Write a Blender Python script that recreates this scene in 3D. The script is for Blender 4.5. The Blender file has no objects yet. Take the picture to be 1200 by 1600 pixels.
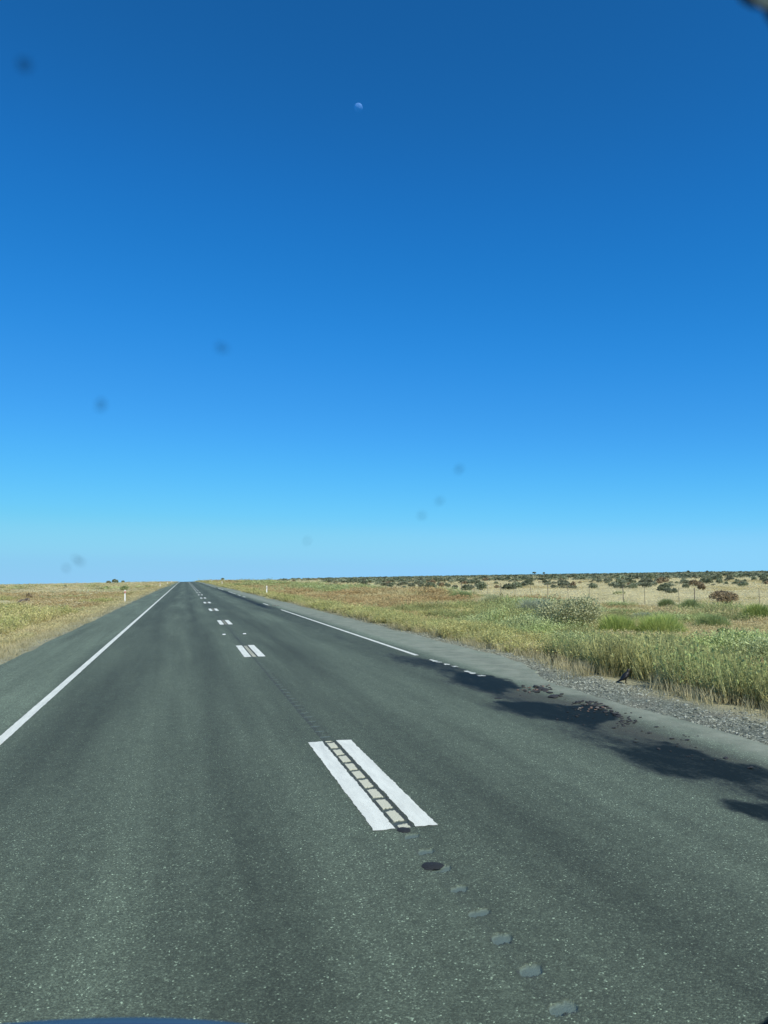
import bpy, bmesh, math, random
import numpy as np
from mathutils import Matrix, Vector
random.seed(4); RNG = np.random.default_rng(7)
S = bpy.context.scene; COL = S.collection
R = math.radians

# ---------------------------------------------------------------- camera, sky, sun, exposure
CAMH = 1.8194
FPX, YAW, PITCH, ROLL = 1188.83, .2567, .0812, -.0162        # fitted to the road markings
cy, sy, cp, sp, cr, sr = math.cos(YAW), math.sin(YAW), math.cos(PITCH), math.sin(PITCH), math.cos(ROLL), math.sin(ROLL)
_F0, _R0, _U0 = np.array([sy, cy, 0]), np.array([cy, -sy, 0]), np.array([0, 0, 1.])
FW = cp*_F0 + sp*_U0; _U = -sp*_F0 + cp*_U0
RT = cr*_R0 + sr*_U; UP = -sr*_R0 + cr*_U
cd = bpy.data.cameras.new('camera'); cam = bpy.data.objects.new('camera', cd); COL.objects.link(cam)
m = Matrix.Identity(4)
for i in range(3): m[i][0], m[i][1], m[i][2] = RT[i], UP[i], -FW[i]
m[0][3], m[1][3], m[2][3] = 0, 0, CAMH
cam.matrix_world = m
cd.sensor_fit = 'VERTICAL'; cd.sensor_height = 36; cd.lens = FPX/1600*36
cd.clip_start = .02; cd.clip_end = 20000
cd.dof.use_dof = True; cd.dof.focus_distance = 14; cd.dof.aperture_fstop = 5.0
S.camera = cam
SUN_EL, SUN_AZ = R(43), R(160)
w = bpy.data.worlds.new('World'); S.world = w; w.use_nodes = True
wt = w.node_tree; wn = wt.nodes; wn.clear()
sky = wn.new('ShaderNodeTexSky'); sky.sky_type = 'NISHITA'; sky.sun_disc = False
sky.sun_elevation = SUN_EL; sky.sun_rotation = SUN_AZ
sky.altitude = 0; sky.air_density = .6; sky.dust_density = 0; sky.ozone_density = 8.0
bg = wn.new('ShaderNodeBackground'); bg.inputs[1].default_value = .10
wo = wn.new('ShaderNodeOutputWorld')
_v = wn.new('ShaderNodeVectorMath'); _v.operation = 'SCALE'; _v.inputs['Scale'].default_value = .05
cu = wn.new('ShaderNodeRGBCurve')                               # deep, saturated camera rendering of the clear sky
for _i, _pts in enumerate(([(.0333,.0092),(.0552,.0152),(.10,.0452),(.255,.163),(.37,.245),(.577,.268),(1.2,.31)], [(.072,.109),(.12,.195),(.2157,.328),(.42,.555),(.52,.615),(.62,.645),(.72,.64),(.81,.61),(1.2,.60)], [(.1836,.362),(.289,.597),(.4816,.835),(.68,.95),(.85,.955),(.93,.915),(1.2,.86)])):
    _c = cu.mapping.curves[_i]; _c.points[0].location = (0, 0); _c.points[1].location = (1, _pts[-1][1])
    for _x, _y in _pts: _c.points.new(_x*.5, _y)
cu.mapping.update()
_w = wn.new('ShaderNodeVectorMath'); _w.operation = 'SCALE'; _w.inputs['Scale'].default_value = 10
wt.links.new(sky.outputs[0], _v.inputs[0]); wt.links.new(_v.outputs[0], cu.inputs['Color']); wt.links.new(cu.outputs[0], _w.inputs[0]); wt.links.new(_w.outputs[0], bg.inputs[0])
wt.links.new(bg.outputs[0], wo.inputs[0])
sl = bpy.data.lights.new('sun', 'SUN'); sl.energy = 4.6; sl.angle = R(.5); sl.color = (1, .98, .87)
so = bpy.data.objects.new('sun', sl); COL.objects.link(so)
sd = Vector((math.sin(SUN_AZ)*math.cos(SUN_EL), math.cos(SUN_AZ)*math.cos(SUN_EL), math.sin(SUN_EL)))
so.rotation_euler = sd.to_track_quat('Z', 'Y').to_euler()
S.view_settings.view_transform = 'Standard'; S.view_settings.look = 'None'
S.view_settings.exposure = 0; S.view_settings.gamma = 1
S.cycles.transparent_max_bounces = 12; S.cycles.max_bounces = 6

# ---------------------------------------------------------------- helpers
def ray(px, py):
    return FW + (px-600)/FPX*RT + (800-py)/FPX*UP
XC, CF = 1.5, .0182                                             # crown of the road and its crossfall
R0, RK, R1 = 220., 1.42e-5, 700.
def crest(x, y):                                                # the plain falls gently away beyond 220 m
    r = np.sqrt(np.asarray(x, float)**2 + np.asarray(y, float)**2)
    d = np.clip(r-R0, 0, None); a = RK*np.minimum(d, R1-R0)**2
    return -(a + 2*RK*(R1-R0)*np.clip(r-R1, 0, None))
def zroad(x, y): return -CF*np.abs(np.asarray(x, float)-XC) + crest(x, y)
def H(ix, iy, seed):
    v = np.sin(ix*127.1 + iy*311.7 + seed*74.7)*43758.5453
    return v-np.floor(v)
def vn(x, y, seed=0):
    x = np.asarray(x, float); y = np.asarray(y, float)
    ix, iy = np.floor(x), np.floor(y); fx, fy = x-ix, y-iy
    fx = fx*fx*(3-2*fx); fy = fy*fy*(3-2*fy)
    a, b, c, d = H(ix, iy, seed), H(ix+1, iy, seed), H(ix, iy+1, seed), H(ix+1, iy+1, seed)
    return (a*(1-fx)+b*fx)*(1-fy) + (c*(1-fx)+d*fx)*fy
def fbm(x, y, seed=0, o=4):
    s, a, t = 0, 1., 0
    for k in range(o):
        s = s + a*vn(np.asarray(x)*2**k, np.asarray(y)*2**k, seed+k*13); t += a; a *= .5
    return s/t
def sm(a, b, x):
    t = np.clip((np.asarray(x, float)-a)/(b-a), 0, 1); return t*t*(3-2*t)
def seal_l(y): return -4.05 - .10*(fbm(y*.35, 0*y, 3)-.5)*2 - .05*(fbm(y*3., 0*y, 5)-.5)
def seal_r(y): return 6.05 + .95*sm(10.5, 17, y) + .16*(fbm(y*.8, 0*y, 9)-.5)*2 + .10*(fbm(y*5., 0*y, 11)-.5)
def gz(x, y):
    x = np.asarray(x, float); y = np.asarray(y, float)
    l, r_ = seal_l(y), seal_r(y)
    d = np.where(x < XC, l-x, x-r_)
    base = np.where(x < XC, -CF*(XC-l), -CF*(r_-XC))
    out = base - .025 - .17*sm(.1, 4.0, d) + .05*(fbm(x*.25, y*.25, 21)-.5)*sm(.5, 4, d) + .02*(fbm(x*2.2, y*2.2, 23)-.5)*sm(.0, .5, d)
    return np.where(d < -.12, base-.10, np.where(d < 0, base-.025-.6*(-d), out)) + crest(x, y)
def gnd(px, py, z0=-.28):                                       # where the sight line of a pixel meets the plain
    d = ray(px, py); t = (z0-CAMH)/d[2]; return d[0]*t, d[1]*t
def groad(px, py):
    d = ray(px, py); x = 0.
    for _ in range(30):
        t = -(CAMH + CF*abs(x-XC))/d[2]; x = d[0]*t
    return d[0]*t, d[1]*t

def mesh(name, V, F, mat=None, parent=None, smooth=False, attrs=None, link=True):
    me = bpy.data.meshes.new(name)
    V = np.asarray(V, float)
    if isinstance(F, np.ndarray):
        k = F.shape[1]
        me.vertices.add(len(V)); me.vertices.foreach_set('co', V.ravel())
        me.loops.add(F.size); me.loops.foreach_set('vertex_index', F.ravel().astype(np.int32))
        me.polygons.add(len(F)); me.polygons.foreach_set('loop_start', np.arange(0, F.size, k, dtype=np.int32))
        me.update(calc_edges=True)
    else:
        me.from_pydata([tuple(v) for v in V], [], F)
    for n, a in (attrs or {}).items():
        at = me.attributes.new(n, 'FLOAT', 'POINT'); at.data.foreach_set('value', np.asarray(a, np.float32))
    if smooth: me.polygons.foreach_set('use_smooth', np.ones(len(me.polygons), bool))
    if mat: me.materials.append(mat)
    me.update()
    o = bpy.data.objects.new(name, me)
    if link: COL.objects.link(o)
    if parent: o.parent = parent
    return o
def gridf(nx, ny, off=0):
    i, j = np.meshgrid(np.arange(nx-1), np.arange(ny-1)); a = (j*nx+i).ravel()+off
    return np.stack([a, a+1, a+1+nx, a+nx], 1)
def bmobj(name, bm, mat, parent=None, smooth=False, link=True):
    me = bpy.data.meshes.new(name); bm.to_mesh(me); bm.free(); me.materials.append(mat)
    if smooth: me.polygons.foreach_set('use_smooth', np.ones(len(me.polygons), bool))
    o = bpy.data.objects.new(name, me)
    if link: COL.objects.link(o)
    if parent: o.parent = parent
    return o
def tag(o, label=None, cat=None, group=None, kind=None):
    for k, v in (('label', label), ('category', cat), ('group', group), ('kind', kind)):
        if v: o[k] = v
    return o
def empty(name, loc, label, cat, group=None):
    o = bpy.data.objects.new(name, None); COL.objects.link(o); o.location = loc
    return tag(o, label, cat, group)
def copy_tree(o, parent=None):
    c = o.copy(); COL.objects.link(c); c.parent = parent
    for ch in [x for x in o.children]: copy_tree(ch, c)
    return c
def tube(bm, pts, r, n=8, cap=True):
    pts = [Vector(p) for p in pts]; rs = r if isinstance(r, (list, tuple)) else [r]*len(pts); rings = []
    for i, p in enumerate(pts):
        t = (pts[min(i+1, len(pts)-1)]-pts[max(i-1, 0)]).normalized()
        a = t.orthogonal().normalized() if i == 0 else (a - t*a.dot(t)).normalized()
        b = t.cross(a)
        rings.append([bm.verts.new(p + (a*math.cos(2*math.pi*k/n)+b*math.sin(2*math.pi*k/n))*rs[i]) for k in range(n)])
    for u, v in zip(rings, rings[1:]):
        for k in range(n): bm.faces.new((u[k], u[(k+1) % n], v[(k+1) % n], v[k]))
    if cap: bm.faces.new(rings[0][::-1]); bm.faces.new(rings[-1])
def box(bm, lo, hi, bev=0):
    vs = [bm.verts.new((x, y, z)) for z in (lo[2], hi[2]) for y in (lo[1], hi[1]) for x in (lo[0], hi[0])]
    fs = [bm.faces.new([vs[i] for i in f]) for f in ((0,2,3,1),(4,5,7,6),(0,1,5,4),(1,3,7,5),(3,2,6,7),(2,0,4,6))]
    if bev:
        es = list({e for f in fs for e in f.edges}); bmesh.ops.bevel(bm, geom=es, offset=bev, segments=2, affect='EDGES')

class NT:
    def __init__(s, name):
        s.m = bpy.data.materials.new(name); s.m.use_nodes = True; s.t = s.m.node_tree; s.t.nodes.clear()
        s.out = s.t.nodes.new('ShaderNodeOutputMaterial')
    def n(s, typ, _p=None, **kw):
        nd = s.t.nodes.new(typ)
        for k, v in (_p or {}).items(): setattr(nd, k, v)
        for k, v in kw.items():
            k = k.replace('_', ' ')
            sock = nd.inputs[int(k[1:])] if k[0] == 'i' and k[1:].isdigit() else nd.inputs[k]
            s.put(sock, v)
        return nd
    def put(s, sock, v):
        if isinstance(v, bpy.types.NodeSocket): s.t.links.new(v, sock)
        elif isinstance(v, bpy.types.Node): s.t.links.new(v.outputs[0], sock)
        else:
            if isinstance(v, (tuple, list)) and len(v) == 3 and sock.type == 'RGBA': v = (*v, 1)
            sock.default_value = v
    def math(s, op, a, b=0., c=None, clamp=False):
        nd = s.n('ShaderNodeMath', {'operation': op, 'use_clamp': clamp}, i0=a, i1=b)
        if c is not None: s.put(nd.inputs[2], c)
        return nd.outputs[0]
    def mix(s, f, a, b, blend='MIX'):
        nd = s.t.nodes.new('ShaderNodeMix'); nd.data_type = 'RGBA'; nd.blend_type = blend; nd.clamp_factor = True
        s.put(nd.inputs[0], f); s.put(nd.inputs[6], a); s.put(nd.inputs[7], b); return nd.outputs[2]
    def ramp(s, f, stops, interp='LINEAR'):
        nd = s.t.nodes.new('ShaderNodeValToRGB'); nd.color_ramp.interpolation = interp; e = nd.color_ramp.elements
        while len(e) < len(stops): e.new(.5)
        for k, (p, c) in enumerate(stops):
            e[k].position = p; e[k].color = (*c, 1) if isinstance(c, (tuple, list)) else (c, c, c, 1)
        s.put(nd.inputs[0], f); return nd.outputs[0]
    def step(s, a, b, x): return s.n('ShaderNodeMapRange', {'interpolation_type': 'SMOOTHSTEP'}, Value=x, From_Min=a, From_Max=b).outputs[0]
    def pos(s): return s.n('ShaderNodeNewGeometry').outputs['Position']
    def attr(s, name): return s.n('ShaderNodeAttribute', {'attribute_name': name}).outputs['Fac']
    def scale(s, v, x, y, z): return s.n('ShaderNodeVectorMath', {'operation': 'MULTIPLY'}, i0=v, i1=(x, y, z)).outputs[0]
    def noise(s, v, sc, det=3., rough=.55): return s.n('ShaderNodeTexNoise', Vector=v, Scale=sc, Detail=det, Roughness=rough).outputs['Fac']
    def bsdf(s, **kw):
        b = s.n('ShaderNodeBsdfPrincipled', **kw); s.t.links.new(b.outputs[0], s.out.inputs[0]); return b
def simple(name, col, rough=.6, metal=0., var=.15, sc=30.):
    t = NT(name); c = t.n('ShaderNodeTexCoord').outputs['Object']
    k = t.ramp(t.noise(c, sc), [(.3, tuple(x*(1-var) for x in col)), (.7, tuple(min(1, x*(1+var)) for x in col))])
    t.bsdf(Base_Color=k, Roughness=rough, Metallic=metal); return t.m

# ---------------------------------------------------------------- asphalt, paint, ground materials
def asphalt():
    t = NT('asphalt'); p = t.pos(); x = t.n('ShaderNodeSeparateXYZ', i0=p).outputs[0]
    vo = t.n('ShaderNodeTexVoronoi', {'feature': 'F1'}, Vector=p, Scale=140.)
    rnd = t.n('ShaderNodeSeparateColor', i0=vo.outputs['Color'])
    stone = t.ramp(rnd.outputs[0], [(0, .045), (.45, .066), (.80, .090), (.955, .125), (.986, .20), (.9985, .40)])
    col = t.mix(1., stone, (1.13, 1.42, .94), 'MULTIPLY')
    fine = t.noise(p, 260., 2.); col = t.mix(1., col, t.ramp(fine, [(.25, .62), (.75, 1.38)]), 'MULTIPLY')
    mid = t.noise(p, 9., 5., .65); col = t.mix(1., col, t.ramp(mid, [(.3, .86), (.7, 1.14)]), 'MULTIPLY')
    streak = t.noise(t.scale(p, 1.15, .045, 1), 1.6, 4., .6); col = t.mix(1., col, t.ramp(streak, [(.30, .76), (.70, 1.26)]), 'MULTIPLY')
    blot = t.noise(t.scale(p, 1.0, .16, 1), .8, 4.); col = t.mix(1., col, t.ramp(blot, [(.3, .80), (.7, 1.2)]), 'MULTIPLY')
    prof = t.ramp(t.math('MULTIPLY_ADD', x, 1/12., 5/12.), [   # tone across the carriageway, x from -5 to 7 m
        (.0, 1.42), (.225, 1.40), (.245, 1.06), (.275, .88), (.32, .82), (.345, .90), (.385, 1.14), (.415, 1.08), (.448, .79), (.475, .92), (.50, 1.14), (.53, 1.04), (.56, .92),
        (.625, .78), (.66, .92), (.69, 1.18), (.725, 1.14), (.785, .84), (.835, .76), (.85, .86), (.868, 1.42), (1, 1.5)])
    col = t.mix(1., col, prof, 'MULTIPLY')
    dust = t.math('MULTIPLY', t.step(5.35, 5.9, x), t.ramp(t.noise(p, 2.2, 5., .65), [(.3, .25), (.65, .85)])); col = t.mix(dust, col, (.30, .315, .232))
    jn = t.attr('joint');     gv = t.attr('groove'); col = t.mix(gv, col, t.mix(t.noise(p, 45., 3.), (.10, .138, .113), (.145, .19, .155)))
    col = t.mix(t.math('MULTIPLY', jn, .78), col, (.036, .040, .040))  # dark joints, plus the shade painted beside the grooves
    pn = t.attr('paint'); pk = t.math('MULTIPLY', pn, t.ramp(t.noise(p, 120., 3.), [(.28, .55), (.5, 1.)]))
    col = t.mix(pk, col, (.62, .60, .44))
    bl = t.attr('bleed')
    bn = t.math('MULTIPLY_ADD', t.math('SUBTRACT', t.noise(t.scale(p, 1.7, .5, 1), 3.2, 7., .72), .5), 1.5, bl)
    bn = t.math('MULTIPLY_ADD', t.math('SUBTRACT', t.noise(p, 20., 5., .75), .5), t.math('MULTIPLY', t.step(.05, .4, bl), 1.25), bn)
    bf = t.step(.08, .8, bn); core = t.step(.45, 1.15, bn)
    col = t.mix(t.math('MULTIPLY', bf, .82), col, (.030, .037, .030)); col = t.mix(t.math('MULTIPLY', core, .9), col, (.008, .0125, .011))
    br = t.attr('brown'); col = t.mix(t.math('MULTIPLY', br, .8), col, (.060, .055, .042))
    ro = t.math('SUBTRACT', .90, t.math('MULTIPLY', core, .22)); ro = t.math('SUBTRACT', ro, t.math('MULTIPLY', gv, .25))
    hgt = t.math('ADD', t.math('MULTIPLY', vo.outputs['Distance'], -1.0), t.math('MULTIPLY', fine, .3))
    hgt = t.math('MULTIPLY', hgt, t.math('SUBTRACT', 1., t.math('MULTIPLY', core, .8)))
    bu = t.n('ShaderNodeBump', Strength=.55, Distance=.005, Height=hgt)
    t.bsdf(Base_Color=col, Roughness=ro, Normal=bu.outputs[0], Specular_IOR_Level=t.math('SUBTRACT', .42, t.math('MULTIPLY', core, .32))); return t.m
def paint(name, wear_lo, wear_hi, col=(.86, .86, .72)):
    t = NT(name); p = t.pos()
    n1 = t.noise(p, 75., 4., .7); n2 = t.noise(p, 6., 4.)
    f = t.step(wear_lo, wear_hi, t.math('ADD', t.math('MULTIPLY', n1, .6), t.math('MULTIPLY', n2, .4)))
    c = t.mix(1., col, t.ramp(t.noise(p, 200., 2.), [(.2, .80), (.6, 1.)]), 'MULTIPLY')
    c = t.mix(1., c, t.ramp(t.noise(t.scale(p, 5., .8, 1), 2.2, 5., .65), [(.32, .80), (.6, 1.)]), 'MULTIPLY')
    c = t.mix(1., c, t.ramp(t.noise(p, 130., 3., .7), [(.32, .55), (.45, 1.)]), 'MULTIPLY')
    c = t.mix(f, (.09, .10, .095), c)
    bu = t.n('ShaderNodeBump', Strength=.4, Distance=.003, Height=n1)
    t.bsdf(Base_Color=c, Roughness=.65, Normal=bu.outputs[0]); return t.m
def ground_mat():
    t = NT('soil'); p = t.pos(); xyz = t.n('ShaderNodeSeparateXYZ', i0=p); x, y = xyz.outputs[0], xyz.outputs[1]
    straw = t.ramp(t.noise(p, 1.7, 6., .7), [(.25, (.31, .255, .135)), (.5, (.44, .37, .20)), (.75, (.54, .46, .26))])
    red = t.ramp(t.noise(p, .06, 4.), [(.42, 0.), (.62, 1.)])
    straw = t.mix(t.math('MULTIPLY', red, .5), straw, (.32, .22, .11))
    green = t.ramp(t.noise(t.scale(p, 1, 1, 1), .11, 5., .6), [(.5, 0.), (.66, 1.)])
    straw = t.mix(t.math('MULTIPLY', green, .45), straw, (.16, .165, .07))
    pale = t.step(24., 30., x); straw = t.mix(t.math('MULTIPLY', pale, .9), straw, t.ramp(t.noise(p, .5, 5., .7), [(.3, (.52, .46, .28)), (.7, (.70, .63, .41))]))
    vo = t.n('ShaderNodeTexVoronoi', Vector=p, Scale=38.); rc = t.n('ShaderNodeSeparateColor', i0=vo.outputs['Color'])
    grav = t.ramp(rc.outputs[0], [(0, (.08, .09, .066)), (.5, (.15, .165, .125)), (.85, (.23, .245, .19)), (1, (.36, .38, .31))])
    grav = t.mix(1., grav, t.ramp(t.noise(p, 2.5, 5.), [(.3, .75), (.7, 1.2)]), 'MULTIPLY')
    grav = t.mix(t.ramp(t.noise(p, 1.3, 4.), [(.45, 0.), (.7, .6)]), grav, (.21, .19, .135))
    d = t.math('MAXIMUM', t.math('SUBTRACT', x, 7.0), t.math('SUBTRACT', -3.75, x))
    d = t.math('ADD', d, t.math('MULTIPLY', t.noise(p, .9, 4.), .9))
    f = t.step(.15, 1.25, d)
    dirt = t.ramp(t.noise(p, 4., 5., .7), [(.3, (.31, .285, .16)), (.7, (.44, .41, .245))])
    nearc = t.mix(t.step(1.6, 3.4, d), dirt, straw)
    col = t.mix(f, grav, nearc)
    hg = t.math('ADD', vo.outputs['Distance'], t.noise(p, 12., 5.))
    bu = t.n('ShaderNodeBump', Strength=.7, Distance=.02, Height=hg)
    t.bsdf(Base_Color=col, Roughness=.95, Specular_IOR_Level=.15, Normal=bu.outputs[0]); return t.m
def plant(name, low, top, var=.35, trans=.28, patch=None, hue=None):
    """blade colour from base to tip, varying from plant to plant"""
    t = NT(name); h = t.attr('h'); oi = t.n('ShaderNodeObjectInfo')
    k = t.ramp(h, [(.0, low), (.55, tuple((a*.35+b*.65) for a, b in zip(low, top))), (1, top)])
    if hue: k = t.mix(t.ramp(oi.outputs['Random'], [(.35, 0.), (1., .85)]), k, hue)
    if patch: k = t.mix(t.ramp(t.noise(oi.outputs['Location'], .35, 3.), [(.42, 0.), (.62, .9)]), k, patch)
    rr = t.n('ShaderNodeTexWhiteNoise', {'noise_dimensions': '1D'}, W=t.math('MULTIPLY', oi.outputs['Random'], 731.3)).outputs['Value']
    k = t.mix(1., k, t.ramp(rr, [(0, 1-var), (1, 1+var)]), 'MULTIPLY')
    d = t.n('ShaderNodeBsdfDiffuse', Color=k); tr = t.n('ShaderNodeBsdfTranslucent', Color=k)
    mx = t.n('ShaderNodeMixShader', i0=trans, i1=d, i2=tr); t.t.links.new(mx.outputs[0], t.out.inputs[0]); return t.m
M_ASPH = asphalt(); M_SOIL = ground_mat()
M_LINE = paint('line_paint', .30, .38); M_BAR = paint('bar_paint', .30, .38, (.88, .88, .74)); M_WORN = paint('worn_paint', .43, .50)

# ---------------------------------------------------------------- ground
u = np.linspace(-1, 1, 241); gx = 6*u + 2500*np.abs(u)**5*np.sign(u) + 90*u**3 + 2
v = np.linspace(0, 1, 260); gy = -25 + 120*v + 300*v**3 + 2600*v**9
gx = np.unique(np.concatenate([gx, np.linspace(-8, -3, 70), np.linspace(5, 10, 70)])); gy = np.unique(np.concatenate([gy, np.arange(4, 26, .12)]))
X, Y = np.meshgrid(gx, gy)
g = mesh('ground', np.stack([X, Y, gz(X, Y)], -1).reshape(-1, 3), gridf(len(gx), len(gy)), M_SOIL, smooth=True)
tag(g, 'flat dry plain of straw coloured soil running to the horizon', 'ground', kind='structure')

# ---------------------------------------------------------------- road
RX0, RX1 = 1.47, 1.615                                          # the milled strip between the painted bars
Y0, DY, DL = 5.42, 12.18, 3.0
def poly_sd(px, py, P):
    P = np.asarray(P); n = len(P); d = np.full(px.shape, 1e9); ins = np.zeros(px.shape, bool)
    for i in range(n):
        a, b = P[i], P[(i+1) % n]; e = b-a; wx, wy = px-a[0], py-a[1]
        k = np.clip((wx*e[0]+wy*e[1])/(e@e), 0, 1); d = np.minimum(d, np.hypot(wx-e[0]*k, wy-e[1]*k))
        c = ((a[1] > py) != (b[1] > py)) & (px < (b[0]-a[0])*(py-a[1])/(b[1]-a[1]+1e-12)+a[0]); ins ^= c
    return np.where(ins, -d, d)
def toground(P): return [groad(*q) for q in P]
BLEED = [  # outlines of the bleeding bitumen, with softness (m) and strength
 ([(700,1050),(735,1050),(770,1056),(805,1068),(812,1072),(800,1080),(770,1083),(735,1077),(705,1066)], .30, 1.15),
 ([(600,1022),(650,1026),(700,1038),(735,1048),(720,1058),(690,1056),(650,1044),(610,1034)], .4, .8),
 ([(768,1099),(790,1095),(830,1094),(880,1098),(905,1097),(945,1105),(968,1118),(972,1127),(950,1131),(920,1136),(880,1130),(840,1124),(800,1114)], .26, 1.2),
 ([(815,1106),(905,1128),(1000,1152),(1100,1180),(1240,1228),(1240,1262),(1100,1222),(960,1180),(860,1135)], .36, .78),
 ([(938,1166),(965,1163),(1000,1160),(1060,1166),(1100,1178),(1150,1187),(1200,1206),(1200,1222),(1150,1219),(1110,1213),(1060,1210),(1000,1197),(960,1180)], .24, 1.1),
 ([(1100,1206),(1160,1215),(1230,1230),(1300,1262),(1230,1246),(1150,1226)], .12, .8),
 ([(640,1036),(760,1084),(900,1130),(1010,1160),(1110,1200),(1240,1240),(1240,1226),(1100,1180),(960,1140),(860,1104),(720,1058)], .30, .85),
 ([(1140,1250),(1160,1244),(1210,1243),(1300,1262),(1340,1300),(1280,1302),(1200,1281),(1160,1266)], .12, 1.1)]
BL = [(toground(P), s, k) for P, s, k in BLEED]
BROWN = [(toground([(700,1060),(790,1068),(850,1085),(930,1092),(990,1125),(1060,1150),(1200,1195),(1200,1225),(1060,1190),(960,1155),(860,1110),(780,1092)]), .22, .8)]
def stains(x, y):
    wx = x + .30*(fbm(x*2.3, y*1.1, 41)-.5)+.12*(fbm(x*9, y*5, 45)-.5); wy = y + 1.1*(fbm(x*1.9, y*1.2, 43)-.5)+.2*(fbm(x*7, y*5, 47)-.5)
    b = np.zeros_like(x); cc = sorted((np.mean(P, 0) for P, _, _ in BL), key=lambda c: c[1]); cy_s = [c[1] for c in cc]; cx_s = [c[0]+.05 for c in cc]
    for P, s, k in BL:
        hard = 1-.72*sm(-.05, .35, x-np.interp(y, cy_s, cx_s)); s_ = s*hard      # the broken shoulder side ends sharply
        b = np.maximum(b, k*(1-sm(-s_, s_, poly_sd(wx, wy, P))))
    # the dark margin of the right lane far ahead
    far = np.exp(-((x-4.75+.35*(fbm(y*.06, 0*y, 51)-.5))/(.32+.18*vn(y*.11, 0*y, 53)))**2)*sm(38, 48, y)*(1-sm(95, 135, y))*(.55+.6*fbm(y*.12, x, 55))
    mid = np.exp(-((x-4.55)/.5)**2)*.32*sm(13, 16, y)*(1-sm(40, 48, y))*(.5+fbm(y*.3, x, 57))
    b = np.maximum(b, np.maximum(far, mid))
    br = np.zeros_like(x)
    for P, s, k in BROWN: br = np.maximum(br, k*(1-sm(-s, s, poly_sd(wx, wy, P))))
    return b, br*(1-np.clip(b, 0, 1))*(.4+.9*fbm(x*3, y*2, 59))
parts = []                                                      # (verts, faces, attrs)
def add_grid(xs_fn, ys, nx, sx):
    s = np.linspace(0, 1, nx) if sx is None else sx
    x = np.stack([xs_fn(yy)[0]*(1-s) + xs_fn(yy)[1]*s for yy in ys]); y = np.repeat(ys[:, None], len(s), 1)
    z = zroad(x, y); b, br = stains(x, y)
    parts.append([np.stack([x, y, z], -1).reshape(-1, 3), gridf(len(s), len(ys)), b.ravel(), br.ravel(), np.zeros(x.size), np.zeros(x.size), np.zeros(x.size)])
yl = np.concatenate([np.arange(-6, 60, .06), np.arange(60, 320, 1.5), np.arange(320, 1500, 20.)])
add_grid(lambda y: (float(seal_l(np.array(y))), RX0), yl, 14, None)
yn = np.concatenate([np.arange(-6, 2.6, .4), np.arange(2.6, 22, .045)]); add_grid(lambda y: (RX1, float(seal_r(np.array(y)))), yn, 110, None)
yf = np.concatenate([np.arange(yn[-1], 130, .25), np.arange(130, 320, 3), np.arange(320, 1500, 20.)]); add_grid(lambda y: (RX1, float(seal_r(np.array(y)))), yf, 60, None)
# milled strip
yr = np.concatenate([np.arange(-6, 2.4, .2), np.arange(2.4, 8.6, .006), np.arange(8.6, 18, .0125), np.arange(18, 60, .05), np.arange(60, 320, 2), np.arange(320, 1500, 20.)])
sx = np.linspace(RX0, RX1, 27); x, y = np.meshgrid(sx, yr)
k = np.round((y-3.06)/.312); yc = 3.06+k*.312 + .02*(H(k, 0*k, 3)-.5); dash = ((y-Y0) % DY) < DL
wob = .020*(fbm(x*26, y*26, 61)-.5)*2 + .016*(fbm(x*90, y*90, 67, 2)-.5)*2
hw = np.where(dash, .040, .042)*(.85+.3*H(k, 0*k+1, 4)); hx = .060*(.85+.25*H(k, 0*k+2, 5))
e = np.abs((x-1.5425 - .012*(H(k, 0*k+3, 6)-.5)-.25*(y-yc))/hx)**4 + np.abs((y-yc-.16*(x-1.54)+wob)/hw)**2.8
gro = 1-sm(.75, 1.15, e); gro = gro*(y < 60)
vis = np.where(dash, 1., .62+.38*(1-sm(5.5, 8, y)) - .12*sm(20, 40, y))
gro = gro*vis
rim_shade = sm(.9, 1.25, e)*(1-sm(.55, 1.2, np.abs((x-1.5425+.014)/hx)**3 + np.abs((y-yc-.10*(x-1.54)+.012+wob)/hw)**2.4))*(y < 12)*(~dash)  # painted shade: dark crescent along the left, near rim of each groove
dep = .010*(1-sm(.70, 1.15, e))*vis*(y < 60)
pnt = (np.abs(x-1.542) < .040 + .006*(fbm(y*20, x, 63)-.5))*dash*(1-np.minimum(1, gro*1.6))*(1-.6*sm(10, 30, y))
jn = .55*sm(.3, .8, np.exp(-((x-1.50)/.03)**2)) + .25
jn = np.where(dash, .9*(1-pnt), jn*(.5+.6*fbm(y*.7, x*4, 65))*(.25+.75*sm(5.5, 9, y)))
jn = np.maximum(jn*(1-.6*gro), np.maximum(rim_shade, .8*gro*dash))  # joint tone also carries the shade painted on the groove rims
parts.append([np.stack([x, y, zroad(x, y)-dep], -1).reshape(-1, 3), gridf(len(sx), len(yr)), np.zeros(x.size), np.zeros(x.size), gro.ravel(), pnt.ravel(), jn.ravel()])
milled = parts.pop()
off = 0; VV, FF, AA = [], [], [[] for _ in range(5)]
for P in parts:
    VV.append(P[0]); FF.append(P[1]+off); off += len(P[0])
    for i in range(5): AA[i].append(P[2+i])
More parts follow.
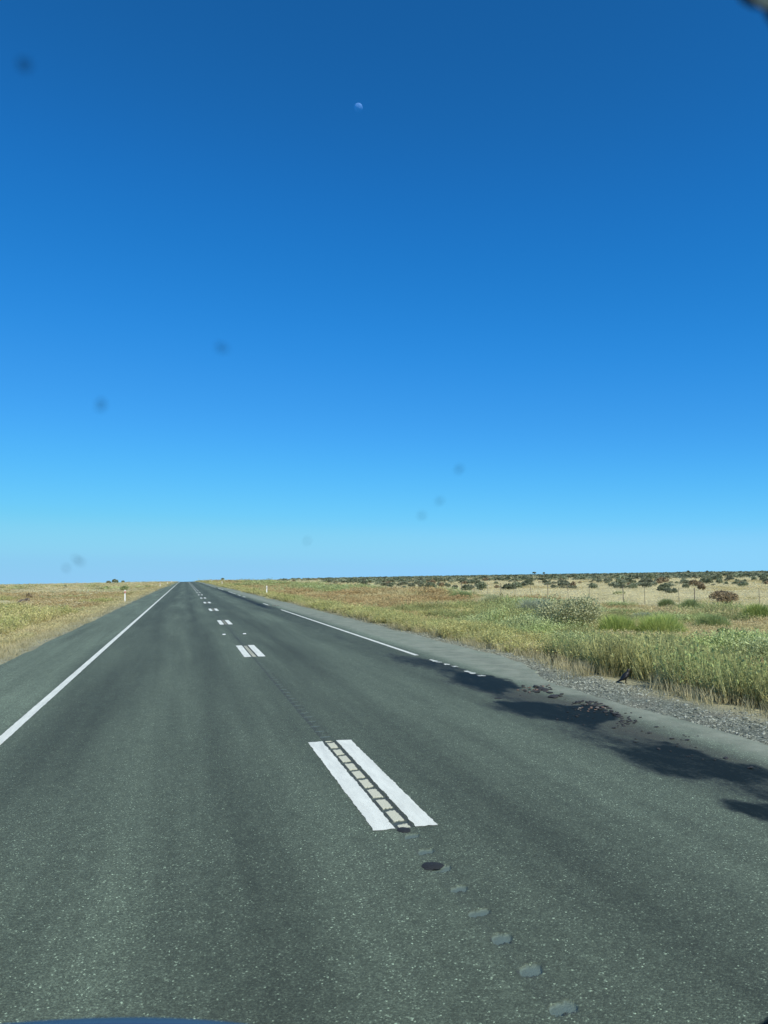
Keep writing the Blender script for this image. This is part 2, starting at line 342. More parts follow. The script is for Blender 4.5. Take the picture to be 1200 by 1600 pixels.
# a turned-down lip so the seal has thickness at its edges
def lip(edge_fn, sgn, ys):
    global off
    e = edge_fn(ys); x = np.stack([e, e+sgn*.02, e+sgn*.05], 1); y = np.repeat(ys[:, None], 3, 1)
    z = zroad(x, y) - np.array([0, .02, .09])[None]
    VV.append(np.stack([x, y, z], -1).reshape(-1, 3)); FF.append(gridf(3, len(ys))[:, ::(1 if sgn > 0 else -1)]+off); off += x.size
    for i in range(5): AA[i].append(np.zeros(x.size))
lip(seal_l, -1, yl); lip(seal_r, 1, np.concatenate([yn, yf[1:]]))
AN = ['bleed', 'brown', 'groove', 'paint', 'joint']
road = mesh('road', np.concatenate(VV), np.concatenate(FF), M_ASPH, attrs={n: np.concatenate(a) for n, a in zip(AN, AA)})
tag(road, 'straight two lane sealed road running to the horizon', 'road', kind='structure')
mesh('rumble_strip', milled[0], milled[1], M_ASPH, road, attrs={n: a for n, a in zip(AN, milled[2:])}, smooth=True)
def strip(name, xa, xb, ya, yb, mat, jit=.006, step=.03, seed=1, lift=.004):
    n = max(3, min(1400, int((yb-ya)/step)))
    ys = np.linspace(ya, yb, n)
    if yb-ya > 60: ys = np.unique(np.concatenate([np.arange(ya, 40, .06), np.arange(max(40, ya), yb, 1.), [yb]]))
    m_ = 6; s = np.linspace(0, 1, m_)
    ea = xa + jit*(fbm(ys*14, 0*ys, seed)-.5)*2 + jit*.8*(vn(ys*70, 0*ys, seed+2)-.5)
    eb = xb + jit*(fbm(ys*14, 0*ys, seed+7)-.5)*2 + jit*.8*(vn(ys*70, 0*ys, seed+9)-.5)
    x = ea[:, None]*(1-s)+eb[:, None]*s; y = np.repeat(ys[:, None], m_, 1)
    if yb < 400 and yb-ya < 4:
        y = y.copy(); y[0] += jit*2.2*(H(np.arange(m_), 0*np.arange(m_), seed+3)-.5); y[-1] += jit*2.2*(H(np.arange(m_), 0*np.arange(m_)+1, seed+5)-.5)
    return mesh(name, np.stack([x, y, zroad(x, y)+lift], -1).reshape(-1, 3), gridf(m_, len(ys)), mat, road)
strip('edge_line', -2.155, -2.03, -4, 900, M_LINE, seed=11)
strip('edge_line', 5.135, 5.245, 17.0, 42.6, M_LINE, seed=15)
for i, (a, b, xo) in enumerate([(15.5, 16.05, .03), (15.0, 15.2, .06), (14.62, 14.8, .09), (13.5, 13.95, .05), (13.15, 13.3, .08), (49.5, 53, .05), (70, 73, .1), (76, 80, .1), (83, 98, .12), (110, 128, .1), (137, 900, 0)]):
    strip('edge_line', 5.135+xo, 5.245+xo, a, b, M_WORN if b < 17 else M_LINE, jit=.045 if b < 17 else .006, seed=20+i)
for n in range(26):
    a = Y0+n*DY
    strip('centre_line_bar', 1.312, 1.466, a, a+DL, M_BAR, seed=100+n, jit=.009)
    strip('centre_line_bar', 1.622, 1.786, a, a+DL, M_BAR, seed=200+n, jit=.009)
M_TAR = simple('tar', (.016, .018, .018), .95, var=.4, sc=60)
def blob(name, cx, cy_, rx, ry, mat, parent, lift=.0035, seed=0, thick=.0005):
    a = np.linspace(0, 2*math.pi, 40, endpoint=False)
    rr = 1+.22*(fbm(np.cos(a)*2.5+5, np.sin(a)*2.5+seed, seed)-.5)*2
    ring = lambda f, dz: [(cx+rx*f*q*math.cos(t), cy_+ry*f*q*math.sin(t), float(zroad(cx+rx*f*q*math.cos(t), cy_+ry*f*q*math.sin(t)))+dz) for t, q in zip(a, rr)]
    V = ring(1, lift-.003)+ring(.9, lift+thick)+[(cx, cy_, float(zroad(cx, cy_))+lift+thick)]
    F = [(i, (i+1) % 40, 40+(i+1) % 40, 40+i) for i in range(40)]+[(40+i, 40+(i+1) % 40, 80) for i in range(40)]
    return mesh(name, V, F, mat, parent, smooth=True)
for (a, b, rx, ry) in [(631, 1297, .052, .058), (675, 1353, .070, .066), (778, 1091, .06, .07)]:
    qx, qy = groad(a, b); blob('tar_spot', qx, qy, rx, ry, M_TAR, road, seed=a)

# ---------------------------------------------------------------- pavement markers, guide posts, fence
M_WHITE = simple('white_plastic', (.80, .80, .77), .45, var=.06, sc=12)
M_RED = simple('red_reflector', (.60, .03, .02), .3); M_GREY = simple('grey_reflector', (.55, .55, .52), .25)
M_WOOD = simple('weathered_post', (.19, .155, .115), .9, var=.3); M_WIRE = simple('fence_wire', (.16, .15, .14), .6, .5)
for (px, py, lab) in [(350, 991.5, 'small white raised marker left of the dark joint before the third pair of bars'), (382, 990.5, 'small white raised marker right of the dark joint before the third pair of bars')]:
    qx, qy = groad(px, py); r_ = empty('road_marker', (qx, qy, float(zroad(qx, qy))), lab, 'road marker', 'raised markers beside the centre line')
    bm = bmesh.new(); vs = [bm.verts.new(c) for c in [(-.05,-.05,0),(.05,-.05,0),(.05,.05,0),(-.05,.05,0),(-.042,-.018,.02),(.042,-.018,.02),(.042,.018,.02),(-.042,.018,.02)]]
    for f in ((0,1,5,4),(1,2,6,5),(2,3,7,6),(3,0,4,7),(4,5,6,7),(3,2,1,0)): bm.faces.new([vs[i] for i in f])
    bmobj('body', bm, M_WHITE, r_)
    bm = bmesh.new(); box(bm, (-.036, -.040, .008), (.036, -.036, .015)); bmobj('lens', bm, M_GREY, r_)
def guide_post(x, y, label, front, h=.98):
    r_ = empty('guide_post', (x, y, float(gz(x, y))), label, 'guide post', 'white guide posts along the road')
    bm = bmesh.new(); n = 12; rings = []
    for z, s in ((-.2, 1), (h-.03, 1), (h-.008, .94), (h, .75)):   # gently curved plastic blade
        rings.append([bm.verts.new((s*.055*math.sin((k/(n-1)-.5)*2.2), s*(.03*math.cos((k/(n-1)-.5)*2.2)-.03), z)) for k in range(n)] + [bm.verts.new((s*.049*math.sin((.5-k/(n-1))*2.2), s*(.03*math.cos((k/(n-1)-.5)*2.2)-.024), z)) for k in range(n)])
    for a, b in zip(rings, rings[1:]):
        for k in range(2*n): bm.faces.new((a[k], a[(k+1) % (2*n)], b[(k+1) % (2*n)], b[k]))
    bm.faces.new(rings[-1])
    bmobj('post', bm, M_WHITE, r_)
    bm = bmesh.new(); box(bm, (-.034, -.040, h-.26), (.034, -.031, h-.10), .003); bmobj('reflector', bm, M_RED if front else M_GREY, r_)
    bm = bmesh.new(); box(bm, (-.036, .004, h-.26), (.036, .012, h-.10), .003); bmobj('rear_reflector', bm, M_GREY if front else M_RED, r_)
    return r_
guide_post(-4.75, 66.5, 'white guide post with red reflector on the left verge', True)
guide_post(7.85, 76.0, 'white guide post standing at the edge of the right hand grass', False)
for d, lab in ((158, 'second'), (226, 'third'), (290, 'fourth')):
    guide_post(-4.7, d, f'tiny distant white guide post on the left verge, {lab} along the road', True)
    guide_post(7.7, d+8, f'tiny distant white guide post on the right verge, {lab} along the road', False)
FX = 26.2
fence = empty('wire_fence', (FX, 30, float(gz(FX, 30))), 'low wire fence on dark posts crossing the pale paddock on the right', 'fence')
fy = [21.5, 25.5]+[FX/((lambda d: d[0]/d[1])(ray(px, 930))) for px in (1186, 1085, 1061, 1007, 974, 921, 888, 856, 830, 805, 783, 762, 741, 721)]
fy += [float(fy[-1]+7*k) for k in range(1, 26)]; fy = sorted(fy)
for k, y in enumerate(fy):
    y = float(y); hh = 1.08+.1*random.random(); z = float(gz(FX, y)); bm = bmesh.new(); r_ = .026 if k % 3 == 0 else .014
    tx, ty = random.uniform(-.05, .05), random.uniform(-.05, .05)
    tube(bm, [(0, 0, -.3), (tx*.5, ty*.5, hh*.5), (tx, ty, hh)], [r_*1.1, r_, r_*.9], 7)
    o = bmobj('fence_post', bm, M_WOOD, fence); o.location = (0, y-30, z-fence.location.z)
bm = bmesh.new()
for hgt in (.3, .6, .98):
    for a, b in zip(fy, fy[1:]):
        tube(bm, [(0, a-30, float(gz(FX, a))+hgt-fence.location.z), (0, (a+b)/2-30, float(gz(FX, (a+b)/2))+hgt-.02-fence.location.z), (0, b-30, float(gz(FX, b))+hgt-fence.location.z)], .003, 4, False)
bmobj('wire', bm, M_WIRE, fence)

# ---------------------------------------------------------------- broken asphalt, stones
M_CHUNK = simple('broken_asphalt', (.030, .030, .029), .9, var=.5, sc=40); M_RSTONE = simple('red_stone', (.15, .10, .075), .95, var=.4, sc=30)
M_PSTONE = simple('pale_stone', (.20, .18, .145), .95, var=.35, sc=30)
def rock(mat, seed, name='stone', link=False, flat=.6):
    bm = bmesh.new(); bmesh.ops.create_icosphere(bm, subdivisions=2, radius=.5)
    for v_ in bm.verts:
        p_ = v_.co*3.1; k_ = .75+.5*float(fbm(p_.x+seed*3.7+p_.z, p_.y+seed*1.3-p_.z*.7, seed, 2)); v_.co *= k_; v_.co.z *= flat
    for _ in range(4):
        nrm = Vector((random.gauss(0, 1), random.gauss(0, 1), random.gauss(0, 1))).normalized()
        for v_ in bm.verts:
            q_ = v_.co.dot(nrm)-.34
            if q_ > 0: v_.co -= nrm*q_*.9
    return bmobj(name, bm, mat, link=link)
CH = [rock(M_CHUNK, k, 'asphalt_chunk', flat=.38) for k in range(3)]; RS = [rock(M_RSTONE, k+5, 'broken_stone') for k in range(2)]; PS = [rock(M_PSTONE, k+9, 'broken_stone') for k in range(2)]
def put_rock(proto, px, py, size, label, cat, group):
    x, y = groad(px, py)
    o = proto.copy(); COL.objects.link(o); z = float(zroad(x, y)) if x < float(seal_r(np.array(y))) else float(gz(x, y))
    o.location = (x, y, z+size*.12); o.scale = (size*random.uniform(.8, 1.3), size*random.uniform(.8, 1.3), size*random.uniform(.6, .9)); o.rotation_euler = (random.uniform(-.2, .2), random.uniform(-.2, .2), random.uniform(0, 6.28))
    return tag(o, label, cat, group)
LCA, LCB, LCC = ('dark asphalt lump in the upper broken patch of the right shoulder', 'dark asphalt lump around the lower broken patch of the right shoulder', 'dark asphalt crumb lying loose on the pale right shoulder')
for _ in range(40): put_rock(random.choice(CH), random.uniform(812, 862), random.gauss(0, 2.2)+1072+.30*random.random()*38, random.uniform(.025, .07), LCA, 'asphalt lump', 'lumps in the upper broken patch')
for (a, b, s) in [(864,1090,.14),(860,1083,.09),(874,1088,.10),(846,1076,.12),(838,1074,.13),(852,1079,.10),(878,1085,.07)]: put_rock(CH[0], a, b, s, LCA, 'asphalt lump', 'lumps in the upper broken patch')
for _ in range(30):
    tt = random.random(); put_rock(random.choice(CH), 895+tt*75+random.gauss(0, 4), 1099+tt*tt*24+random.gauss(0, 1.5), random.uniform(.03, .08), LCB, 'asphalt lump', 'lumps around the lower broken patch')
RIDGE = [(893, 1098), (912, 1096.5), (932, 1098), (950, 1105), (965, 1116), (973, 1127)]
for _ in range(55):
    q = random.random()*4.999; i_ = int(q); f_ = q-i_; put_rock(random.choice(CH), RIDGE[i_][0]*(1-f_)+RIDGE[i_+1][0]*f_+random.gauss(0, 2), RIDGE[i_][1]*(1-f_)+RIDGE[i_+1][1]*f_+random.gauss(0, .8), random.uniform(.02, .06), LCB, 'asphalt lump', 'lumps around the lower broken patch')
for _ in range(30): put_rock(random.choice(CH), random.uniform(965, 996), random.uniform(1114, 1136), random.uniform(.025, .05), LCB, 'asphalt lump', 'lumps around the lower broken patch')
for _ in range(70):
    px = random.uniform(870, 1185); c0 = 1085+(px-870)*.27; put_rock(random.choice(CH), px, c0+random.uniform(0, 45), random.uniform(.015, .035)*(1.8 if random.random() < .15 else 1), LCC, 'asphalt crumb', 'crumbs strewn over the right shoulder')
for _ in range(26): put_rock(random.choice(RS), random.gauss(838, 13), random.gauss(1077, 2.8), random.uniform(.02, .05), 'reddish broken stone in the upper broken patch of the right shoulder', 'stone', 'stones in the upper broken patch')
for _ in range(20): put_rock(random.choice(RS+RS+PS), random.gauss(926, 11), random.gauss(1107, 3.5), random.uniform(.02, .055), 'reddish or pale broken stone in the lower broken patch of the right shoulder', 'stone', 'stones in the lower broken patch')
for _ in range(9): put_rock(random.choice(PS), random.gauss(428, 3), random.gauss(946.5, .6), random.uniform(.06, .14), 'pale broken stone where the far right edge line is torn', 'stone', 'stones where the far edge line is torn')

# ---------------------------------------------------------------- instanced stuff
def scatter(name, label, cat, P, rot, scl, idx, protos):
    N = len(P)
    me = bpy.data.meshes.new(name); me.vertices.add(N); me.vertices.foreach_set('co', np.asarray(P, np.float32).ravel())
    for n, a in (('rot', rot), ('scl', scl)):
        at = me.attributes.new(n, 'FLOAT_VECTOR', 'POINT'); at.data.foreach_set('vector', np.asarray(a, np.float32).ravel())
    at = me.attributes.new('idx', 'INT', 'POINT'); at.data.foreach_set('value', np.asarray(idx, np.int32))
    o = bpy.data.objects.new(name, me); COL.objects.link(o); tag(o, label, cat, kind='stuff')
    pc = bpy.data.collections.new(name+'_kinds')
    for q in protos: pc.objects.link(q)
    ng = bpy.data.node_groups.new(name, 'GeometryNodeTree')
    ng.interface.new_socket('Geometry', in_out='INPUT', socket_type='NodeSocketGeometry'); ng.interface.new_socket('Geometry', in_out='OUTPUT', socket_type='NodeSocketGeometry')
    N_ = ng.nodes; L = ng.links; gi = N_.new('NodeGroupInput'); go = N_.new('NodeGroupOutput'); ip = N_.new('GeometryNodeInstanceOnPoints')
    ci = N_.new('GeometryNodeCollectionInfo'); ci.inputs['Collection'].default_value = pc; ci.inputs['Separate Children'].default_value = True; ci.inputs['Reset Children'].default_value = True
    def na(n, ty):
        q = N_.new('GeometryNodeInputNamedAttribute'); q.data_type = ty; q.inputs['Name'].default_value = n; return q.outputs[0]
    er = N_.new('FunctionNodeEulerToRotation')
    L.new(gi.outputs[0], ip.inputs['Points']); L.new(ci.outputs[0], ip.inputs['Instance']); ip.inputs['Pick Instance'].default_value = True
    L.new(na('idx', 'INT'), ip.inputs['Instance Index']); L.new(na('rot', 'FLOAT_VECTOR'), er.inputs[0]); L.new(er.outputs[0], ip.inputs['Rotation']); L.new(na('scl', 'FLOAT_VECTOR'), ip.inputs['Scale'])
    L.new(ip.outputs[0], go.inputs[0])
    md = o.modifiers.new('scatter', 'NODES'); md.node_group = ng
    return o
def tuft(name, mat, n, h, r, wd, lean=.35, seeds=0., leafy=0., stiff=.5):
    rg = RNG; V, F, A = [], [], []; off_ = 0
    for _ in range(n):
        a, rr = rg.uniform(0, 6.283), r*math.sqrt(rg.uniform()); b = np.array([rr*math.cos(a), rr*math.sin(a), 0.])
        hh = h*rg.uniform(.5, 1.1); t = rg.uniform(0, 6.283); ln = lean*rg.uniform(.2, 1.2)*hh; dv = np.array([math.cos(t)*ln+b[0]*.5, math.sin(t)*ln+b[1]*.5, 0])
        s = rg.uniform(0, 3.1416); sv = np.array([math.cos(s), math.sin(s), 0])*wd*.5*rg.uniform(.7, 1.3)
        ks = (0, .35, .7, 1.); ws_ = (1, .95, .7, .08)
        for q, wq in zip(ks, ws_):
            c = b + dv*q**(1+stiff) + np.array([0, 0, hh*q*(1-.12*q*lean)]); V += [c-sv*wq, c+sv*wq]; A += [q, q]
        for q in range(3): F.append((off_+2*q, off_+2*q+1, off_+2*q+3, off_+2*q+2))
        off_ += 8
        top = V[-1]
        if rg.uniform() < seeds:                                # seed head
            for q in range(4):
                c = top + rg.normal(0, .012, 3)*np.array([1, 1, 2.2]) - np.array([0, 0, .03*q]); d1 = rg.normal(0, 1, 3); d1 *= .016/np.linalg.norm(d1); d2 = np.array([0, 0, .03])+rg.normal(0, .008, 3)
                V += [c-d1-d2*.5, c+d1-d2*.5, c+d1*.6+d2*.5, c-d1*.6+d2*.5]; A += [1.]*4; F.append((off_, off_+1, off_+2, off_+3)); off_ += 4
        for q in range(int(leafy)):                             # side leaves
            kq = rg.uniform(.25, 1.); c = b + dv*kq**(1+stiff) + np.array([0, 0, hh*kq]); t2 = rg.uniform(0, 6.283); l = rg.uniform(.03, .07)
            d1 = np.array([math.cos(t2), math.sin(t2), rg.uniform(-.3, .8)])*l; d2 = np.array([-math.sin(t2), math.cos(t2), rg.uniform(-.5, .5)])*l*.28
            V += [c, c+d1*.5-d2, c+d1, c+d1*.5+d2]; A += [kq]*4; F.append((off_, off_+1, off_+2, off_+3)); off_ += 4
    return mesh(name, np.array(V), np.array(F), mat, attrs={'h': A}, link=False)
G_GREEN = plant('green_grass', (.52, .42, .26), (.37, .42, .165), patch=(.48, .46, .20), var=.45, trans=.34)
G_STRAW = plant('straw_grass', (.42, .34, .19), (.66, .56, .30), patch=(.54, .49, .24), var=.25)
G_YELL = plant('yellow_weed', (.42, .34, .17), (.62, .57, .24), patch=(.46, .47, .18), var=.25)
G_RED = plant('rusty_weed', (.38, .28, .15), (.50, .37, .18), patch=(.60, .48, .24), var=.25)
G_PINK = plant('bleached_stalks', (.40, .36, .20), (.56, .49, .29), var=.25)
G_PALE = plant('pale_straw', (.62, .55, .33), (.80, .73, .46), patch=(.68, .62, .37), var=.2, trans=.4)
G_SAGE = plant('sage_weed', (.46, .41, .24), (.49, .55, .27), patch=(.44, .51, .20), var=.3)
KT = {
 'green': [tuft('tuft', G_GREEN, 30, .72, .16, .010, .30, .10, 1) for _ in range(4)],
 'straw': [tuft('tuft', G_STRAW, 34, .46, .17, .009, .45, .2) for _ in range(4)],
 'yell': [tuft('tuft', G_YELL, 32, .52, .20, .009, .45, .12, 3) for _ in range(4)],
 'rusty': [tuft('tuft', G_RED, 30, .50, .2, .010, .4, .9, 1) for _ in range(3)],
 'pink': [tuft('tuft', G_PINK, 22, .32, .13, .006, .35, 0) for _ in range(3)],
 'pale': [tuft('tuft', G_PALE, 30, .46, .2, .009, .5, .4) for _ in range(3)],
 'sage': [tuft('tuft', G_SAGE, 30, .50, .24, .010, .5, .2, 5) for _ in range(3)],
}
def polar(N, d0, d1, a0, a1):
    d = d0*(d1/d0)**RNG.uniform(size=N); a = np.radians(RNG.uniform(a0, a1, N)); return d*np.sin(a), d*np.cos(a), d
NP = 84000
x, y, d = polar(NP, 8.2, 520, -22, 52)
vl = seal_l(y)-x; vr = x-seal_r(y)
keep0 = RNG.uniform(size=NP) < np.clip(d/28, .38, 1); x, y, d = x[keep0], y[keep0], d[keep0]; NP = len(x); vl = seal_l(y)-x; vr = x-seal_r(y)
pick = RNG.uniform(size=NP); n1 = fbm(x*.16, y*.10, 71); n2 = fbm(x*.5, y*.35, 73); n3 = fbm(x*.045, y*.03, 75)
kind = np.array(['none']*NP, dtype='<U6'); hs = np.ones(NP)
# right of the road
rg_ = vr > .25; near = y < 60
g0 = np.interp(y, [6, 8, 11, 15, 25], [2.4, 2.1, 1.5, .9, .5]); edge = vr - .5*(n2-.5) + 1.1 - g0
def setk(mask, kname, hscale=1.):
    kind[mask] = kname; hs[mask] = hscale if np.isscalar(hscale) else hscale[mask]
mixed = np.where(n1 > .53-.06*sm(13, 18, x)*(y > 20), 'sage', np.where(n1 > .47-.05*sm(13, 18, x), 'green', np.where(n1 > .43, 'yell', np.where((n3 < .47) & (n2 > .48), 'rusty', 'straw'))))
kind = np.where(rg_, mixed, kind)
hs = np.where(rg_, .40+.45*n2 + .40*sm(.44, .58, n1) - .25*((n1 > .5) & (n1 < .56)), hs)
mot = fbm(x*.30+9, y*.16, 77); hs = np.where(rg_ & (x < FX-1), hs*(.55+.95*sm(.35, .65, mot)), hs); kind[rg_ & (mot < .40) & (x < FX-2) & (pick < .6)] = 'rusty'; kind[rg_ & (mot > .58) & (x < FX-1) & (y > 25) & (pick < .6)] = 'green'
hs = np.where((kind == 'green') & rg_, hs*.8, hs)
clr = np.exp(-(((x-17)/6.)**2+((y-21.5)/5.5)**2)); hs = hs*(1-.62*np.where(rg_, clr, 0)); kind[rg_ & (clr > .35+.35*n2)] = 'straw'
far_r = rg_ & (y > 42) & (n3 > .47) & (x < FX-2); kind[far_r] = np.where(n2[far_r] > .52, 'rusty', 'straw')
band = rg_ & (edge > 1.15) & (edge < 1.15+.9*(1-sm(22, 60, y)) + 1.1)
gsel = band & (pick < (.92-.70*sm(12.5, 20, y))); setk(gsel, 'green', (.50+.75*n2)*(1-.25*sm(12, 20, y))); setk(band & ~gsel, 'yell', .45+.6*n2)
kind[band & (n2 < .36) & (pick < .7)] = 'straw'
setk(rg_ & (edge <= 1.15), 'pink', .55+.5*n2); 
kill = rg_ & (edge < 1.15) & (pick > np.clip((edge-.05)/1.1, .03, 1)**1.6*.85); kind[kill] = 'none'
pad = rg_ & (x > FX-1.); setk(pad, 'pale', .24+.22*n2); kind[pad & (pick < .35)] = 'none'; kind[pad & (n1 > .6)] = 'straw'
# left of the road
lf = vl > .1
kind = np.where(lf, np.where((n1 > .60) & (y < 90), 'yell', np.where((n3 > .55) & (pick < .45), 'rusty', np.where(n1 < .36, 'sage', np.where(n2 > .55, 'pale', 'straw')))), kind); hs = np.where(lf, .25+.55*n2 + .3*(n1 > .57), hs)
ledge = vl - .6*(n2-.5)
yb = lf & (ledge > 2.0) & (ledge < 7.0) & (y < 48); kind[yb] = np.where(pick[yb] < .72, 'yell', 'straw'); hs[yb] = .45+1.5*n2[yb]*sm(.38, .6, n1[yb])
setk(lf & (ledge < 2.1), 'straw', .38+.25*n2); setk(lf & (ledge < .9), 'pink', .55)
kind[lf & (ledge < .6) & (pick > np.clip(ledge/.6, .35, 1))] = 'none'
kind[(y > 150) & lf & (pick < .4)] = 'straw'
kind[(~rg_) & (~lf)] = 'none'
bx_, by_ = gnd(979, 1068.5, -.16); tt_ = np.clip((x*bx_+y*by_)/(bx_**2+by_**2), 0, 1.03); kind[np.hypot(x-bx_*tt_, y-by_*tt_) < .35] = 'none'; kind[np.hypot(x-bx_, y-by_) < .6] = 'none'
wide = np.clip(d/26., 1, 9)*(.85+.4*RNG.uniform(size=NP)); hh = hs*(.85+.3*RNG.uniform(size=NP))*(1+.15*sm(60, 200, d))
LAB = {'green': ('tall_grass', 'tall green roadside grass with bleached stems along the right verge', 'grass'), 'straw': ('dry_grass', 'dry straw coloured grass covering the plain', 'grass'),
 'yell': ('yellow_weeds', 'yellow green leafy weeds in drifts on both verges', 'weeds'), 'rusty': ('rusty_weeds', 'rusty brown seeding weeds spread across the plain', 'weeds'),
 'pink': ('bleached_stalks', 'short bleached stalks at the edge of the gravel', 'grass'), 'pale': ('pale_grass', 'pale bleached grass of the paddock beyond the fence', 'grass'), 'sage': ('sage_weeds', 'dull grey green weeds growing among the dry grass', 'weeds')}
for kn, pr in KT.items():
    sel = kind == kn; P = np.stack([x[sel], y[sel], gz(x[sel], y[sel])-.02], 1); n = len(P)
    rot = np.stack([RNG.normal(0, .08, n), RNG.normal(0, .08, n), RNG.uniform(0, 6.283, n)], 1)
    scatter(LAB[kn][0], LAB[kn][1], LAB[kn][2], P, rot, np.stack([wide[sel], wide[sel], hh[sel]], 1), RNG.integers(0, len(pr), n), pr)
# loose gravel
def mstone(name, lo, hi):
    t = NT(name); oi = t.n('ShaderNodeObjectInfo')
    k = t.ramp(oi.outputs['Random'], [(0, lo), (.6, tuple((a+b)/2 for a, b in zip(lo, hi))), (1, hi)]); k = t.mix(1., k, t.ramp(t.noise(t.pos(), 60.), [(.3, .8), (.7, 1.15)]), 'MULTIPLY')
    t.bsdf(Base_Color=k, Roughness=.9, Specular_IOR_Level=.2); return t.m
GS = mstone('gravel_stone', (.10, .108, .08), (.42, .43, .34)); gp = [rock(GS, 20+k) for k in range(4)]
N = 26000; y = 5.5*(34/5.5)**RNG.uniform(size=N); sr_ = seal_r(y); x = sr_ + .02 + (np.interp(y, [6, 8, 11, 15, 25], [2.2, 1.8, 1.1, .75, .5])+.25)*RNG.uniform(size=N)**1.1; clump = fbm(x*1.4, y*.9, 81)
ok = RNG.uniform(size=N) < np.clip((clump-.32)*3.2, .12, 1); x, y = x[ok], y[ok]
x2 = seal_l(y)-.03-.5*RNG.uniform(size=len(y)); ok2 = RNG.uniform(size=len(y)) < .06; x = np.concatenate([x, x2[ok2]]); y = np.concatenate([y, y[ok2]+9]); n = len(x)
s = np.clip(RNG.lognormal(-4.0, .45, n), .008, .06)
scatter('gravel', 'grey loose gravel strewn beside the sealed edges', 'gravel', np.stack([x, y, gz(x, y)+s*.1], 1), RNG.uniform(0, 6.28, (n, 3))*np.array([.08, .08, 1]), np.stack([s*1.15, s, s*.8], 1), RNG.integers(0, 4, n), gp)

# ---------------------------------------------------------------- bushes
def crown(name, mat, n, lobes, leaf, link=True, up=.2, seed=0, long=1.7):
    """many small leaves on the shells of uneven lobes (cx,cy,cz,rx,ry,rz)"""
    rg = np.random.default_rng(seed+50); V, A = [], []
    L = np.array(lobes, float); wgt = L[:, 3]*L[:, 5]; wgt /= wgt.sum()
    k = rg.choice(len(L), n, p=wgt); dirs = rg.normal(size=(n, 3)); dirs[:, 2] = np.abs(dirs[:, 2])*1.1-.35; dirs /= np.linalg.norm(dirs, axis=1)[:, None]
    rad = rg.uniform(.35, 1.08, n)**.55; c = L[k, :3]+dirs*L[k, 3:6]*rad[:, None]; c[:, 2] = np.maximum(c[:, 2], .02)
    a = rg.normal(size=(n, 3))+dirs*.8; a[:, 2] += up; a /= np.linalg.norm(a, axis=1)[:, None]; b = np.cross(a, rg.normal(size=(n, 3))); b /= np.linalg.norm(b, axis=1)[:, None]
    s = leaf*rg.uniform(.6, 1.4, n)[:, None]; V = np.stack([c-a*s*long*.5, c+b*s*.5, c+a*s*long*.5, c-b*s*.5], 1).reshape(-1, 3)
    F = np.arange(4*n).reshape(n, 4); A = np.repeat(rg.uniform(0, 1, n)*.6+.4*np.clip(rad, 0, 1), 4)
    return mesh(name, V, F, mat, attrs={'h': A}, link=link)
def lobes(n, w, h, seed, flat=.8):
    rg = np.random.default_rng(seed); out = []
    for _ in range(n):
        a, r_ = rg.uniform(0, 6.28), math.sqrt(rg.uniform())*.62; s = rg.uniform(.28, .48)
        out.append((w*.5*r_*math.cos(a), w*.5*r_*math.sin(a), h*rg.uniform(.28, .62)*(1-.35*r_), w*.5*s*1.25, w*.5*s*1.25, h*s*flat))
    return out
def branches(bm, w, h, n, seed, r_=.02):
    rg = random.Random(seed)
    for _ in range(n):
        a = rg.uniform(0, 6.28); l = rg.uniform(.3, .45)*w; hh = h*rg.uniform(.5, .9)
        tube(bm, [(0, 0, -.05), (math.cos(a)*l*.3, math.sin(a)*l*.3, hh*.45), (math.cos(a)*l+rg.uniform(-.1, .1)*w, math.sin(a)*l, hh)], [r_, r_*.7, r_*.25], 5)
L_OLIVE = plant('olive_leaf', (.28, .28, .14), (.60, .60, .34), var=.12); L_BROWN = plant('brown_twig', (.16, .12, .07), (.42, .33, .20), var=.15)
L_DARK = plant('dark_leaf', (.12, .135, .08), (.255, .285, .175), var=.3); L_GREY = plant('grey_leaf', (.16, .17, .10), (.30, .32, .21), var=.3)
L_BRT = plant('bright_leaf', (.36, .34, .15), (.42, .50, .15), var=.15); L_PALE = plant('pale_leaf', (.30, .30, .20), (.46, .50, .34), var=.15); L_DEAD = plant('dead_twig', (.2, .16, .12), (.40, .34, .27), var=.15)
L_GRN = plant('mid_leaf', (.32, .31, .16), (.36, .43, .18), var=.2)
M_TWIG = simple('bush_wood', (.10, .08, .06), .95)
def bush(px, py, wpx, hpx, mat, label, cat='bush', n=2600, nl=9, leaf=.045, seed=1, z0=-.28, name='bush', up=.2, long=1.7, flat=.8):
    x, y = gnd(px, py, z0); dist = math.hypot(x, y); w_, h_ = wpx*dist/FPX*.98, hpx*dist/FPX
    r_ = empty(name, (x, y, float(gz(x, y))), label, cat)
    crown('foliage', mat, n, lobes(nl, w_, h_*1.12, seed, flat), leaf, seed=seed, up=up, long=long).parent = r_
    bm = bmesh.new(); branches(bm, w_, h_*.9, 7, seed, .012+.008*h_); bmobj('branch', bm, M_TWIG, r_)
    return r_
